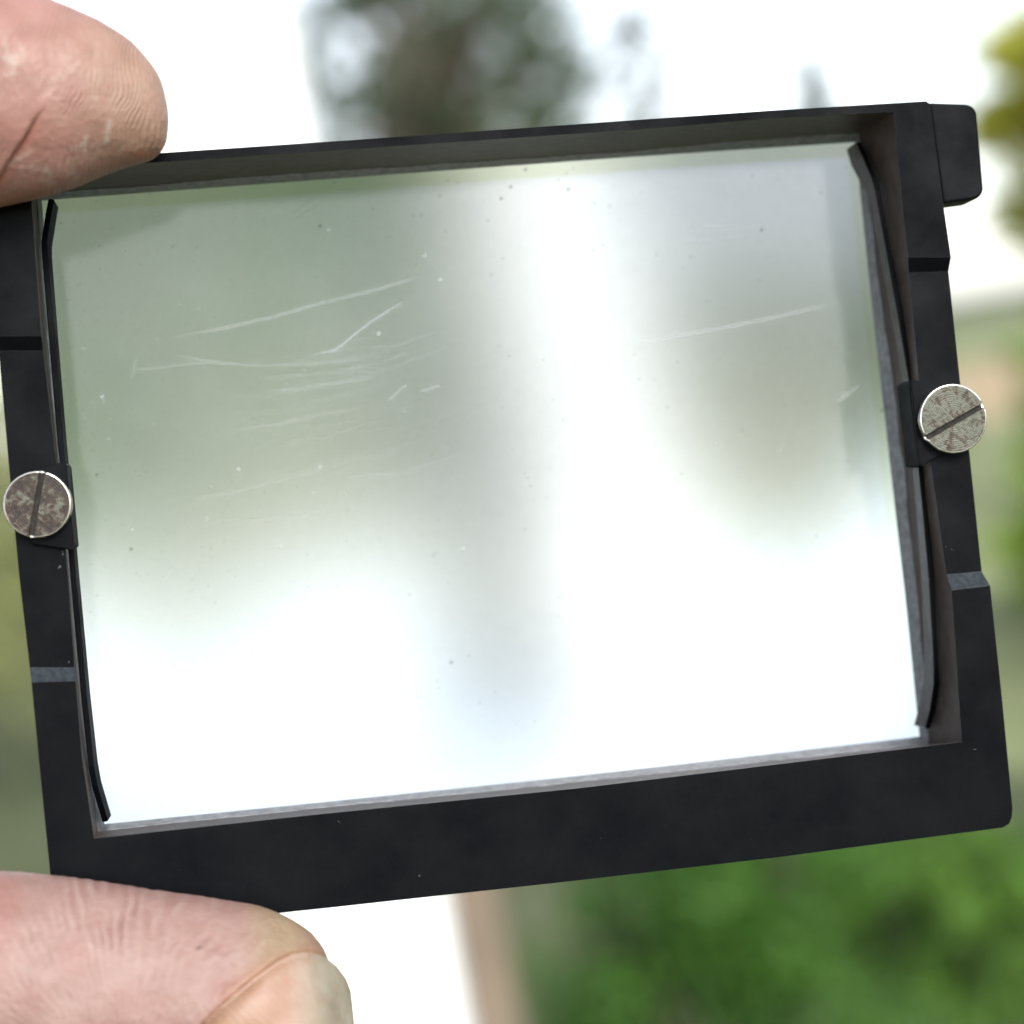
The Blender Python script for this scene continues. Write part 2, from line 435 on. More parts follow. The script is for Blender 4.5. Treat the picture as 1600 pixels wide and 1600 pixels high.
fr.data.polygons.foreach_set('material_index', mi); fix_normals(fr); bevel(fr, .00013, 2, 25); fr.modifiers['bevel'].material = 3

# pale bezel that holds the glass: a thin ragged-edged strip standing proud of the wall
def bezel():
    V, F = [], []; r = np.random.default_rng(5); n = 0
    pts = []
    for k in range(len(S)):
        (o1, i1, w1, s1), (o2, i2, w2, s2) = S[k], S[(k + 1) % len(S)]
        a1, a2 = np.array(px(*inner_map(i1, s1, PA), ZA)), np.array(px(*inner_map(i2, s2, PA), ZA))
        g1, g2 = np.array(px(*inner_map(i1, s1, PG), ZG)), np.array(px(*inner_map(i2, s2, PG), ZG))
        m = max(1, int(np.linalg.norm(a2 - a1) / .0006))
        for j in range(m):
            pts.append((a1 + (a2 - a1) * j / m, g1 + (g2 - g1) * j / m))
    sm = r.normal(size=len(pts)); sm = np.convolve(np.r_[sm, sm[:6]], np.ones(4) / 4)[:len(pts)]
    for k, (a, g) in enumerate(pts):
        top = a + (a - g) * sm[k] * .10
        d = gc - g; inn = np.array([np.sign(d[0]), np.sign(d[1]), 0]) * .00006
        V += [tuple(top), tuple(top + inn), tuple(g + inn), tuple(g)]
    n = len(pts)
    for k in range(n):
        for j in range(4):
            F.append((4 * k + j, 4 * ((k + 1) % n) + j, 4 * ((k + 1) % n) + (j + 1) % 4, 4 * k + (j + 1) % 4))
    o = mesh('glass_bezel', V, F, M_BEZEL, root, False); fix_normals(o)
bezel()

def plate(name, poly, w1, w0, mat, parent, bev=.0001, seg=2):
    top = [px(*p, w1) for p in poly]; bot = [(t[0], t[1], w0 / 1000) for t in top]; n = len(poly)
    F = [tuple(range(n)), tuple(range(2 * n - 1, n - 1, -1))] + [(i, i + n, (i + 1) % n + n, (i + 1) % n) for i in range(n)]
    o = mesh(name, top + bot, F, mat, parent); fix_normals(o)
    if bev: bevel(o, bev, seg)
    return o

# tab at the top right corner
def rnd(cx, cy, r, a0, a1, n=6):
    return [(cx + r * math.cos(math.radians(a0 + (a1 - a0) * i / n)), cy - r * math.sin(math.radians(a0 + (a1 - a0) * i / n))) for i in range(n + 1)]
tabp = [(1452, 160)] + rnd(1508, 181, 19, 88, -5) + rnd(1518, 293, 19, 0, -82) + [(1474, 318)]
plate('tab', tabp, -.35, -3.2, M_BLACK, root, .00022, 3)

# leaf springs
def spring(path, tabpoly, dark):
    """path: pixel, near edge depth, far edge depth of a bent strip of steel; tabpoly: flat ear held by the screw"""
    bm = bmesh.new(); t = .00042
    P = []
    for (x, y, wf, wb) in path: P.append((Vector(px(x, y, wf)), wf / 1000, wb / 1000))
    rowv = []
    for k, (p, wf, wb) in enumerate(P):
        d = (P[min(k + 1, len(P) - 1)][0] - P[max(k - 1, 0)][0]); n = Vector((d.y, -d.x, 0)).normalized()
        a, b = p - n * t / 2, p + n * t / 2
        rowv.append([bm.verts.new((a.x, a.y, wf)), bm.verts.new((b.x, b.y, wf)), bm.verts.new((b.x, b.y, wb)), bm.verts.new((a.x, a.y, wb))])
    for r1, r2 in zip(rowv, rowv[1:]):
        for j in range(4): bm.faces.new((r1[j], r2[j], r2[(j + 1) % 4], r1[(j + 1) % 4]))
    bm.faces.new(rowv[0][::-1]); bm.faces.new(rowv[-1])
    bm.faces.ensure_lookup_table()
    for i in range(0, 4 * (len(rowv) - 1), 1 if dark else 4): bm.faces[i].material_index = 1
    for i in range(4 * (len(rowv) - 1)):
        if P[i // 4][1] > -.0015 or P[i // 4 + 1][1] > -.0015: bm.faces[i].material_index = 1
    top = [bm.verts.new(px(*p, -.22)) for p in tabpoly]; bot = [bm.verts.new((v.co.x, v.co.y, -.00058)) for v in top]; n = len(top)
    ear = [bm.faces.new(top), bm.faces.new(bot[::-1])] + [bm.faces.new((top[i], bot[i], bot[(i + 1) % n], top[(i + 1) % n])) for i in range(n)]
    for f in ear: f.material_index = 1
    bmesh.ops.recalc_face_normals(bm, faces=bm.faces)
    me = bpy.data.meshes.new('leaf_spring'); bm.to_mesh(me); bm.free(); me.materials.append(M_SPRING); me.materials.append(M_BLACK)
    o = bpy.data.objects.new('leaf_spring', me); C.objects.link(o); o.parent = root; bevel(o, .00008, 2)
    return o
spring([(80, 311, -5.5, -8.6), (76, 332, -4.6, -7.8), (69, 376, -3.4, -6.6), (69.5, 392, -3.2, -6.2), (80, 520, -2.9, -5.6), (95, 700, -2.6, -5.2), (98, 724, -2.6, -5.0), (98.2, 726, -1.0, -5.0),
        (110, 853, -1.0, -5.0), (110.4, 855, -2.6, -5.0), (114, 900, -2.6, -5.2), (131, 1087, -2.9, -5.6), (142.5, 1197, -3.2, -6.2), (148, 1228, -3.6, -6.6), (158, 1262, -4.6, -7.6), (164.5, 1284, -5.6, -8.6)],
       [(28, 738), (84, 726), (103, 719), (105.5, 745), (117, 862), (99, 857), (50, 850)], True)
spring([(1341, 222, -6.4, -8.9), (1352, 246, -5.2, -8.2), (1365, 276, -3.8, -6.4), (1371, 296, -3.3, -5.2), (1390, 400, -3.0, -4.6), (1410, 512, -2.7, -4.2), (1424, 594, -2.5, -3.9), (1424.3, 597, -1.0, -3.9),
        (1438.5, 726, -1.0, -3.9), (1438.8, 729, -2.5, -3.9), (1446, 800, -2.7, -4.2), (1455, 903, -2.9, -4.6), (1461, 1000, -3.0, -5.0), (1463, 1045, -3.2, -5.4), (1463, 1068, -3.6, -6.0), (1457, 1108, -5.0, -7.6), (1449, 1138, -6.2, -8.8)],
       [(1424, 592), (1440, 598), (1478, 612), (1500, 654), (1484, 704), (1450, 722), (1437, 729), (1428, 640)], False)

# screws
def screw(cx, cy, rpx, s0, s1, wtop, wear):
    c = Vector(px(cx, cy, wtop)); r = (Vector(px(cx + rpx, cy, wtop)) - c).length
    a, b = Vector(px(*s0, wtop)), Vector(px(*s1, wtop)); d = (b - a); d.z = 0; d.normalize(); nrm = Vector((-d.y, d.x, 0))
    off = ((a + b) / 2 - c).dot(nrm); hw = .00021
    H, SL = .00105, .00038
    e = empty('screw', None, c); e.parent = root; e.location = c
    bm = bmesh.new()
    def ringpoly(rad, lo, hi, z):      # part of the disc between two offsets along nrm
        pts = []
        for i in range(96):
            an = 2 * math.pi * i / 96; p = Vector((math.cos(an), math.sin(an), 0)) * rad; pts.append(p)
        out = []
        for p in pts:
            q = p.dot(nrm)
            if lo <= q <= hi: out.append((p, math.atan2(p.y, p.x)))
        return out
    ri = r * .955
    for lo, hi in ((off + hw, 9), (-9, off - hw)):
        bound = lo if hi == 9 else hi
        sgn = 1 if hi == 9 else -1
        half = math.sqrt(max(0, ri * ri - bound * bound))
        arc = []
        b0 = math.atan2(bound, half); 
        for i in range(49):
            # angle measured in the (d, nrm) basis from one end of the chord to the other
            if sgn > 0: t = b0 + (math.pi - 2 * b0) * i / 48
            else: t = b0 - (math.pi + 2 * b0) * i / 48
            arc.append(d * math.cos(t) * ri + nrm * math.sin(t) * ri)
        top = [bm.verts.new((p.x, p.y, 0)) for p in arc]; bot = [bm.verts.new((p.x, p.y, -SL)) for p in arc]
        n = len(arc); bm.faces.new(top)
        for i in range(n): bm.faces.new((top[i], bot[i], bot[(i + 1) % n], top[(i + 1) % n]))
    bmesh.ops.recalc_face_normals(bm, faces=bm.faces)
    # subdivide the top so that it can carry wear
    me = bpy.data.meshes.new('screw_head'); bm.to_mesh(me); bm.free(); me.materials.append(M_SCREW)
    o = bpy.data.objects.new('screw_head', me); C.objects.link(o); o.parent = e; fattr(me, 'wear', [wear] * len(me.vertices))
    # slot floor
    nv = 48
    fl = [(math.cos(2 * math.pi * i / nv) * ri, math.sin(2 * math.pi * i / nv) * ri, -SL) for i in range(nv)]
    mesh('screw_slot', fl, [tuple(range(nv))], M_SLOT, e)
    # bright rim with a rounded shoulder, open where the slot runs out
    prof = [(ri, -.00002), (r * .975, -.00002), (r * .992, -.00008), (r, -.00018), (r, -H), (r * .5, -H)]
    Vr, Fr = [], []; ns = 128
    for i in range(ns):
        an = 2 * math.pi * i / ns; p = Vector((math.cos(an), math.sin(an), 0)); q = p.dot(nrm) * r - off
        cut = abs(q) < hw
        for rr, z in prof: Vr.append((p.x * rr, p.y * rr, min(z, -SL + .00005) if cut else z))
    k = len(prof)
    for i in range(ns):
        for j in range(k - 1): Fr.append((i * k + j, ((i + 1) % ns) * k + j, ((i + 1) % ns) * k + j + 1, i * k + j + 1))
    ro = mesh('screw_rim', Vr, Fr, M_RIM, e, True); fix_normals(ro)
    return e
screw(58, 788, 53.5, (67, 733), (47, 846), .55, .30)
screw(1490, 654, 52.5, (1448, 684), (1535, 634), .55, .62)

# ------------------------------------------------------------------ ground glass
GLASS_IOR, K_FRONT, K_BACK, ROUGH = 1.8, 18.0, 7.0, .325
def lens_normal(n, l, K, face):
    """slope of the fine concentric fresnel facets at this point of the glass (object space)"""
    tc = N(n, 'TexCoord'); sb = N(n, 'VectorMath', operation='SUBTRACT'); l.new(tc.outputs['Object'], sb.inputs[0]); sb.inputs[1].default_value = (gc[0], gc[1], 0)
    sx = N(n, 'SeparateXYZ'); l.new(sb.outputs[0], sx.inputs[0])
    cb = N(n, 'CombineXYZ'); l.new(math_node(n, l, 'MULTIPLY', sx.outputs[0], K), cb.inputs[0]); l.new(math_node(n, l, 'MULTIPLY', sx.outputs[1], K), cb.inputs[1]); cb.inputs[2].default_value = face
    vt = N(n, 'VectorTransform'); vt.vector_type = 'NORMAL'; vt.convert_from = 'OBJECT'; vt.convert_to = 'WORLD'; l.new(cb.outputs[0], vt.inputs[0])
    ge = N(n, 'NewGeometry'); sg = math_node(n, l, 'SUBTRACT', 1.0, math_node(n, l, 'MULTIPLY', ge.outputs['Backfacing'], 2.0))
    vs = N(n, 'VectorMath', operation='SCALE'); l.new(vt.outputs[0], vs.inputs[0]); l.new(sg, vs.inputs['Scale'])
    nm = N(n, 'VectorMath', operation='NORMALIZE'); l.new(vs.outputs[0], nm.inputs[0])
    return nm.outputs[0]

def glass_mats():
    # viewer's side: polished, with scratches, dust and a yellow-green tinted edge band
    m, n, l, b = material('scratched_glass_face'); n.remove(b)
    out = n['Material Output']
    g = N(n, 'BsdfRefraction'); g.inputs['IOR'].default_value = GLASS_IOR; g.inputs['Roughness'].default_value = .03
    l.new(lens_normal(n, l, K_FRONT, 1), g.inputs['Normal'])
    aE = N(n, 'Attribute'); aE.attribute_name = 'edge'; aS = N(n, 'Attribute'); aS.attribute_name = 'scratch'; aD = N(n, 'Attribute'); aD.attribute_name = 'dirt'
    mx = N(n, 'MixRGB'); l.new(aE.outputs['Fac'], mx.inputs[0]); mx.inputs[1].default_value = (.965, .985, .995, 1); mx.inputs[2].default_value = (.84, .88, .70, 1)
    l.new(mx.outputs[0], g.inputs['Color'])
    t = N(n, 'BsdfTranslucent'); t.inputs['Color'].default_value = (.85, .9, .92, 1)
    df = N(n, 'BsdfDiffuse'); df.inputs['Color'].default_value = (.8, .84, .86, 1)
    ms = N(n, 'MixShader'); ms.inputs[0].default_value = .45; l.new(t.outputs[0], ms.inputs[1]); l.new(df.outputs[0], ms.inputs[2])
    nz = noise(n, l, 9000, 2, .5)
    fs = math_node(n, l, 'MULTIPLY', aS.outputs['Fac'], math_node(n, l, 'ADD', .55, math_node(n, l, 'MULTIPLY', nz.outputs[0], .9)))
    sm = noise(n, l, 110, 5, .6); gr = noise(n, l, 6500, 2, .5)
    fs = math_node(n, l, 'ADD', fs, math_node(n, l, 'MULTIPLY', math_node(n, l, 'MAXIMUM', math_node(n, l, 'SUBTRACT', gr.outputs[0], .60), 0.0), 0.45))
    fs = math_node(n, l, 'MINIMUM', math_node(n, l, 'ADD', fs, math_node(n, l, 'MAXIMUM', math_node(n, l, 'MULTIPLY', math_node(n, l, 'SUBTRACT', sm.outputs[0], .38), .28), .012)), 1.0)
    gl = N(n, 'BsdfGlossy'); gl.inputs['Roughness'].default_value = .12
    fz = N(n, 'Fresnel'); fz.inputs['IOR'].default_value = 1.5
    m0 = N(n, 'MixShader'); l.new(fz.outputs[0], m0.inputs[0]); l.new(g.outputs[0], m0.inputs[1]); l.new(gl.outputs[0], m0.inputs[2])
    m1 = N(n, 'MixShader'); l.new(fs, m1.inputs[0]); l.new(m0.outputs[0], m1.inputs[1]); l.new(ms.outputs[0], m1.inputs[2])
    dd = N(n, 'BsdfDiffuse'); dd.inputs['Color'].default_value = (.05, .045, .035, 1)
    m2 = N(n, 'MixShader'); l.new(aD.outputs['Fac'], m2.inputs[0]); l.new(m1.outputs[0], m2.inputs[1]); l.new(dd.outputs[0], m2.inputs[2])
    l.new(m2.outputs[0], out.inputs['Surface'])
    # far side: fine fresnel lens moulded into a frosted face
    m3, n, l, b = material('frosted_fresnel_face'); n.remove(b); out = n['Material Output']
    rf = N(n, 'BsdfRefraction'); rf.inputs['IOR'].default_value = GLASS_IOR; rf.inputs['Roughness'].default_value = ROUGH
    rf.inputs['Color'].default_value = (.965, .985, .995, 1)
    l.new(lens_normal(n, l, K_BACK, -1), rf.inputs['Normal'])
    tr = N(n, 'BsdfTranslucent'); tr.inputs['Color'].default_value = (.9, .93, .92, 1)
    mm = N(n, 'MixShader'); mm.inputs[0].default_value = .18; l.new(rf.outputs[0], mm.inputs[1]); l.new(tr.outputs[0], mm.inputs[2])
    l.new(mm.outputs[0], out.inputs['Surface'])
    return m, m3

def ground_glass():
    NX, NY = 620, 440
    c4 = [np.array(grow(px(*q, ZG - .04), .8)) for q in ((64, 312), (1337, 221), (1438, 1152), (162, 1289))]
    s = np.linspace(0, 1, NX)[None, :, None]; t = np.linspace(0, 1, NY)[:, None, None]
    P = (c4[0] * (1 - s) + c4[1] * s) * (1 - t) + (c4[3] * (1 - s) + c4[2] * s) * t
    V = P.reshape(-1, 3); nb = len(V)
    idx = np.arange(nb).reshape(NY, NX)
    F = np.stack([idx[1:, :-1], idx[1:, 1:], idx[:-1, 1:], idx[:-1, :-1]], -1).reshape(-1, 4)
    nf = len(F)
    # back plate and sides
    cb = [np.array((c[0], c[1], (ZG - 2.0) / 1000)) for c in c4]
    V = np.concatenate([V, np.array(cb)])
    tl, tr, br, bl = nb, nb + 1, nb + 2, nb + 3
    extra = [[tl, tr, br, bl]]
    top = idx[0, :]; bot = idx[-1, :]; lef = idx[:, 0]; rig = idx[:, -1]
    extra += [[top[0], top[-1], tr, tl], [rig[0], rig[-1], br, tr], [bot[-1], bot[0], bl, br], [lef[-1], lef[0], tl, bl]]
    F = np.concatenate([F, np.array(extra)])
    mf, mb = glass_mats()
    o = grid_mesh('ground_glass', V, F, [mf, mb], root, smooth=False)
    mi = np.zeros(len(F), np.int32); mi[nf:] = 1
    if len(o.data.polygons) == len(F): o.data.polygons.foreach_set('material_index', mi)
    X, Y = topx(V)
    scr = np.zeros(len(V)); r = np.random.default_rng(3)
    def line(pts, wd, a):
        k = np.zeros(len(V)); pts = np.array(pts, float); tot = len(pts) - 1
        x0, y0 = pts.min(0) - 30; x1, y1 = pts.max(0) + 30
        sel = np.where((X > x0) & (X < x1) & (Y > y0) & (Y < y1))[0]
        if not len(sel): return
        xs, ys = X[sel], Y[sel]; best = np.zeros(len(sel))
        for i in range(tot):
            p, q = pts[i], pts[i + 1]; d = q - p; L = d @ d
            u = np.clip(((xs - p[0]) * d[0] + (ys - p[1]) * d[1]) / L, 0, 1)
            dist = np.hypot(xs - p[0] - u * d[0], ys - p[1] - u * d[1])
            along = (i + u) / tot; env = np.minimum(1, np.minimum(along, 1 - along) * 5 + .15)
            best = np.maximum(best, np.exp(-(dist / (wd * .60)) ** 2) * env)
        scr[sel] = np.maximum(scr[sel], best * a * .85)
    for pts, wd, a in [
        ([(270, 527), (340, 515), (432, 494), (500, 474), (563, 459), (615, 445), (657, 431)], 4.2, .32),
        ([(478, 556), (524, 547), (545, 530), (575, 506), (605, 487), (634, 469)], 2.6, .62),
        ([(272, 554), (310, 562), (345, 567), (395, 571), (470, 570), (545, 563), (600, 555)], 3.2, .26),
        ([(208, 578), (250, 574), (300, 568), (345, 566)], 3, .22), ([(415, 612), (465, 608), (520, 599), (590, 588)], 4.5, .26),
        ([(400, 592), (500, 584), (600, 566), (650, 545)], 4, .15), ([(370, 672), (430, 664), (500, 648), (560, 637)], 4.5, .2),
        ([(295, 782), (370, 768), (440, 750), (520, 730)], 5, .14), ([(320, 816), (420, 812), (520, 800)], 4, .1),
        ([(655, 613), (690, 601)], 2.6, .45), ([(607, 628), (622, 612), (637, 600)], 3.4, .28),
        ([(980, 538), (1040, 528), (1120, 514), (1190, 500), (1250, 487), (1300, 475)], 4.6, .38),
        ([(1308, 630), (1325, 615), (1347, 599)], 5, .36), ([(1070, 358), (1130, 354), (1195, 349)], 4, .14), ([(1060, 382), (1160, 375)], 4, .1),
        ([(205, 592), (213, 562)], 3, .2), ([(430, 375), (470, 335), (500, 318)], 3, .1), ([(455, 335), (490, 310)], 3, .08)]:
        line(pts, wd, a)
    for i in range(26):
        y0 = r.uniform(545, 760); x0 = r.uniform(330, 560); L = r.uniform(90, 260)
        line([(x0, y0), (x0 + L * .5, y0 - L * .04), (x0 + L, y0 - L * .22)], r.uniform(2.5, 5), r.uniform(.04, .10))
    dirt = np.zeros(len(V))
    G = np.arange(nb).reshape(NY, NX)
    def spot(arr, x, y, rad, a):
        sel = np.where((abs(X - x) < rad * 3) & (abs(Y - y) < rad * 3))[0]
        arr[sel] = np.maximum(arr[sel], a * np.exp(-((X[sel] - x) ** 2 + (Y[sel] - y) ** 2) / rad ** 2))
    for i in range(380):
        x = 90 + 1300 * r.random() ** 1.5; y = r.uniform(260, 1150); spot(scr, x, y, r.uniform(1.0, 2.1), r.uniform(.08, .35) if i % 18 else .7)
    for x, y in ((664, 399), (513, 360), (592, 521), (688, 437), (725, 857), (500, 730), (373, 733), (160, 620)): spot(scr, x, y, 2.6, .8)
    for x, y in ((888, 296), (1190, 359), (151, 742), (205, 858), (798, 292), (821, 265), (783, 310), (1098, 1046), (705, 1035), (1378, 641), (500, 353)): spot(dirt, x, y, 2.2, .7)
    for i in range(16): spot(dirt, r.uniform(110, 1420), r.uniform(260, 1230), r.uniform(1, 1.6), r.uniform(.08, .3))
    # yellow-green tinted band along the upper and right edge, a fainter one elsewhere
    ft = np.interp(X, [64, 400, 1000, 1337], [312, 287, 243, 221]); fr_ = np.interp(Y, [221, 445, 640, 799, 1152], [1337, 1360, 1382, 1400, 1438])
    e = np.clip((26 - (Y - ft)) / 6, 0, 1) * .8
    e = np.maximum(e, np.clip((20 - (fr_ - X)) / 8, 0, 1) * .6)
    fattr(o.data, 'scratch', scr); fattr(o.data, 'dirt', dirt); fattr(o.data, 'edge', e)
ground_glass()

# ================================================================== THE HAND
def skin_mat():
    m, n, l, b = material('skin')
    tc = N(n, 'TexCoord')
    col = N(n, 'Attribute'); col.attribute_name = 'tint'
    t = noise(n, l, 420, 5, .6, vec=tc.outputs['Object'])
    t2 = noise(n, l, 2600, 4, .65, vec=tc.outputs['Object'])
    mx = N(n, 'MixRGB'); mx.blend_type = 'MULTIPLY'; mx.inputs[0].default_value = 1
    l.new(col.outputs['Color'], mx.inputs[1])
    l.new(ramp(n, l, t.outputs[0], [(.3, (.88, .80, .78)), (.7, (1.06, 1.06, 1.06))]), mx.inputs[2])
    l.new(mx.outputs[0], b.inputs['Base Color'])
    b.inputs['Roughness'].default_value = .48; b.inputs['Specular IOR Level'].default_value = .4
    b.inputs['Subsurface Weight'].default_value = .25; b.inputs['Subsurface Radius'].default_value = (1, .35, .2); b.inputs['Subsurface Scale'].default_value = .0012
    ph = N(n, 'Attribute'); ph.attribute_name = 'ridge'; am = N(n, 'Attribute'); am.attribute_name = 'ridge_height'
    s = math_node(n, l, 'SINE', math_node(n, l, 'ADD', ph.outputs['Fac'], math_node(n, l, 'MULTIPLY', t.outputs[0], 5.0)))
    h = math_node(n, l, 'MULTIPLY', s, am.outputs['Fac'])
    h = math_node(n, l, 'ADD', h, math_node(n, l, 'MULTIPLY', t2.outputs[0], .6))
    h = math_node(n, l, 'ADD', h, math_node(n, l, 'MULTIPLY', t.outputs[0], .7))
    vo = N(n, 'TexVoronoi'); vo.inputs['Scale'].default_value = 1900; l.new(tc.outputs['Object'], vo.inputs['Vector'])
    h = math_node(n, l, 'ADD', h, math_node(n, l, 'MULTIPLY', vo.outputs['Distance'], .45))
    bump(n, l, h, b, .85, .00012)
    return m
M_SKIN = skin_mat()

def loft(path, sides=40, axis=None):
    """closed tube: (centre Vector metres, in-plane radius, depth radius); rounded ends"""
    V, F = [], []; k = len(path)
    for i, (p, ra, rb) in enumerate(path):
        d = (path[min(i + 1, k - 1)][0] - path[max(i - 1, 0)][0]).normalized()
        if axis is not None:
            f = min(1, max(0, (p.x + .050) / .012)); d = d.lerp(axis, f).normalized()
        up = Vector((0, 0, 1)); b = (up - d * up.dot(d))
        if b.length < .2: up = Vector((1, 0, 0)); b = (up - d * up.dot(d))
        b.normalize(); a = b.cross(d)
        for j in range(sides):
            t = 2 * math.pi * j / sides; V.append(p + a * math.cos(t) * ra + b * math.sin(t) * rb)
    for i in range(k - 1):
        for j in range(sides): F.append((i * sides + j, i * sides + (j + 1) % sides, (i + 1) * sides + (j + 1) % sides, (i + 1) * sides + j))
    F.append(tuple(range(sides))[::-1]); F.append(tuple((k - 1) * sides + j for j in range(sides)))
    return V, F

def traced(rows, wd, ratio, far_pts):
    """digit from its outline: rows (x, upper y, lower y) in line-of-sight pixels at depth wd; far_pts carry on outside the view"""
    xs = np.array([r_[0] for r_ in rows], float); up = np.array([r_[1] for r_ in rows], float); lo = np.array([r_[2] for r_ in rows], float)
    out = []
    for (c, ra, rb) in far_pts: out.append((Vector(c) / 1000, ra / 1000, rb / 1000))
    for x, u, v in zip(xs, up, lo):
        a, b = Vector(px(x, u, wd)), Vector(px(x, v, wd)); r_ = (a - b).length / 2
        out.append(((a + b) / 2, r_, min(r_ * ratio, .0085)))
    return out
def smooth_path(path, n):
    k = len(path); A = np.array([[*p, a, b] for p, a, b in path]); seg = np.r_[0, np.cumsum(np.linalg.norm(np.diff(A[:, :3], axis=0), axis=1))]
    # Catmull-Rom style resample
    s = np.linspace(0, seg[-1], n); out = []
    tang = np.gradient(A, seg, axis=0)
    for v in s:
        i = min(np.searchsorted(seg, v, 'right') - 1, k - 2); h = seg[i + 1] - seg[i]; t = (v - seg[i]) / h
        q = (2 * t ** 3 - 3 * t ** 2 + 1) * A[i] + (t ** 3 - 2 * t ** 2 + t) * h * tang[i] + (-2 * t ** 3 + 3 * t ** 2) * A[i + 1] + (t ** 3 - t ** 2) * h * tang[i + 1]
        out.append((Vector(q[:3]), max(q[3], .0001), max(q[4], .0001)))
    return out

W_IDX, W_THB = 3.2, 3.0
index_rows = [(-60, -36, 332), (0, -20, 322), (40, -10, 313), (80, 2, 303), (120, 16, 291), (160, 36, 274), (190, 54, 264), (212, 70, 258), (230, 87, 253), (245, 108, 248), (255, 128, 241), (262, 150, 228), (265, 172, 208)]
thumb_rows = [(-120, 1362, 1760), (-60, 1361, 1768), (0, 1362, 1774), (60, 1367, 1780), (120, 1375, 1784), (200, 1387, 1786), (280, 1397, 1782), (350, 1406, 1772), (410, 1414, 1756), (455, 1422, 1736), (488, 1434, 1708), (510, 1452, 1678), (525, 1478, 1644), (534, 1512, 1606), (538, 1545, 1570)]
digits = []
digits.append(smooth_path(traced(index_rows, W_IDX, .86, [((-88, 4, -9), 10.5, 10.5), ((-80, 17, -5), 9.8, 9.8), ((-68, 26, -1), 9.3, 9.0), ((-55, 29.5, 2), 8.9, 8.6)]), 150))
digits.append(smooth_path(traced(thumb_rows, W_THB, .8, [((-92, -24, 6), 13, 13), ((-78, -33, 6), 11.5, 11), ((-62, -37.5, 5), 10.2, 9.6), ((-52, -38.5, 4), 9.6, 9.0)]), 170))
V, F = [], []
def add(vf):
    n = len(V); V.extend(vf[0]); F.extend([tuple(i + n for i in f) for f in vf[1]])
add(loft(digits[0], 48, Vector((1, -.09, 0)).normalized())); add(loft(digits[1]))
def chain(pts, n=60): add(loft(smooth_path([(Vector(p) / 1000, a / 1000, b / 1000) for p, a, b in pts], n), 28))
chain([((-92, 4, -24), 10.5, 10.5), ((-84, 18, -25), 9.8, 9.6), ((-70, 25, -24), 9.2, 9), ((-58, 21, -22), 8.4, 8.2), ((-52, 12, -21), 7.6, 7.6), ((-51, 5, -21), 6, 6), ((-51, 1.5, -21), 2, 2)])
chain([((-95, 0, -40), 10, 10), ((-88, 13, -42), 9.2, 9.2), ((-75, 18, -42), 8.6, 8.6), ((-64, 13, -40), 7.9, 7.9), ((-59, 4, -38), 7.2, 7.2), ((-59, -3, -37), 5.6, 5.6), ((-59, -6.5, -37), 1.8, 1.8)])
chain([((-97, -6, -54), 9, 9), ((-92, 5, -57), 8.2, 8.2), ((-81, 9, -57), 7.5, 7.5), ((-72, 5, -55), 6.8, 6.8), ((-67, -3, -53), 6.2, 6.2), ((-67, -8, -52), 4.8, 4.8), ((-67, -11, -52), 1.5, 1.5)])
for q in (((-90, 4, -10), (-112, -36, 14)), ((-93, 2, -25), (-118, -38, 8)), ((-96, -2, -40), (-122, -40, 2)), ((-98, -8, -53), (-124, -42, -4))):
    chain([(q[0], 10.5, 10.5), (tuple((a + b) / 2 for a, b in zip(*q)), 12.5, 13), (q[1], 13.5, 14)], 20)
chain([((-90, -25, 5), 13, 13), ((-104, -30, 5), 15, 15), ((-116, -38, 5), 14, 15)], 20)
chain([((-112, -34, 2), 18, 20), ((-128, -56, 18), 19, 25), ((-140, -80, 44), 20, 28), ((-165, -150, 130), 30, 38), ((-182, -200, 195), 36, 42)], 50)
tmp = mesh('hand_cage', V, F, M_SKIN); fix_normals(tmp)
rm = tmp.modifiers.new('r', 'REMESH'); rm.mode = 'VOXEL'; rm.voxel_size = .0006
smo = tmp.modifiers.new('s', 'SMOOTH'); smo.factor = .5; smo.iterations = 8
dg = bpy.context.evaluated_depsgraph_get()
hm = bpy.data.meshes.new_from_object(tmp.evaluated_get(dg)); bpy.data.objects.remove(tmp)
bm = bmesh.new(); bm.from_mesh(hm)
for cut in range(2):
    lim = -.043
    ed = [e for e in bm.edges if all(v.co.x > lim and v.co.z > -.004 for v in e.verts)]
    bmesh.ops.subdivide_edges(bm, edges=ed, cuts=1, use_grid_fill=True)
bm.to_mesh(hm); bm.free()
nv = len(hm.vertices); co = np.empty(nv * 3, np.float32); hm.vertices.foreach_get('co', co); co = co.reshape(-1, 3).astype(float)
nr = np.empty(nv * 3, np.float32); hm.vertices.foreach_get('normal', nr); nr = nr.reshape(-1, 3).astype(float)
X, Y = topx(co)
front = np.clip(nr[:, 2] * 3, 0, 1)
isthumb = co[:, 1] < -.012
vis = co[:, 0] > -.043

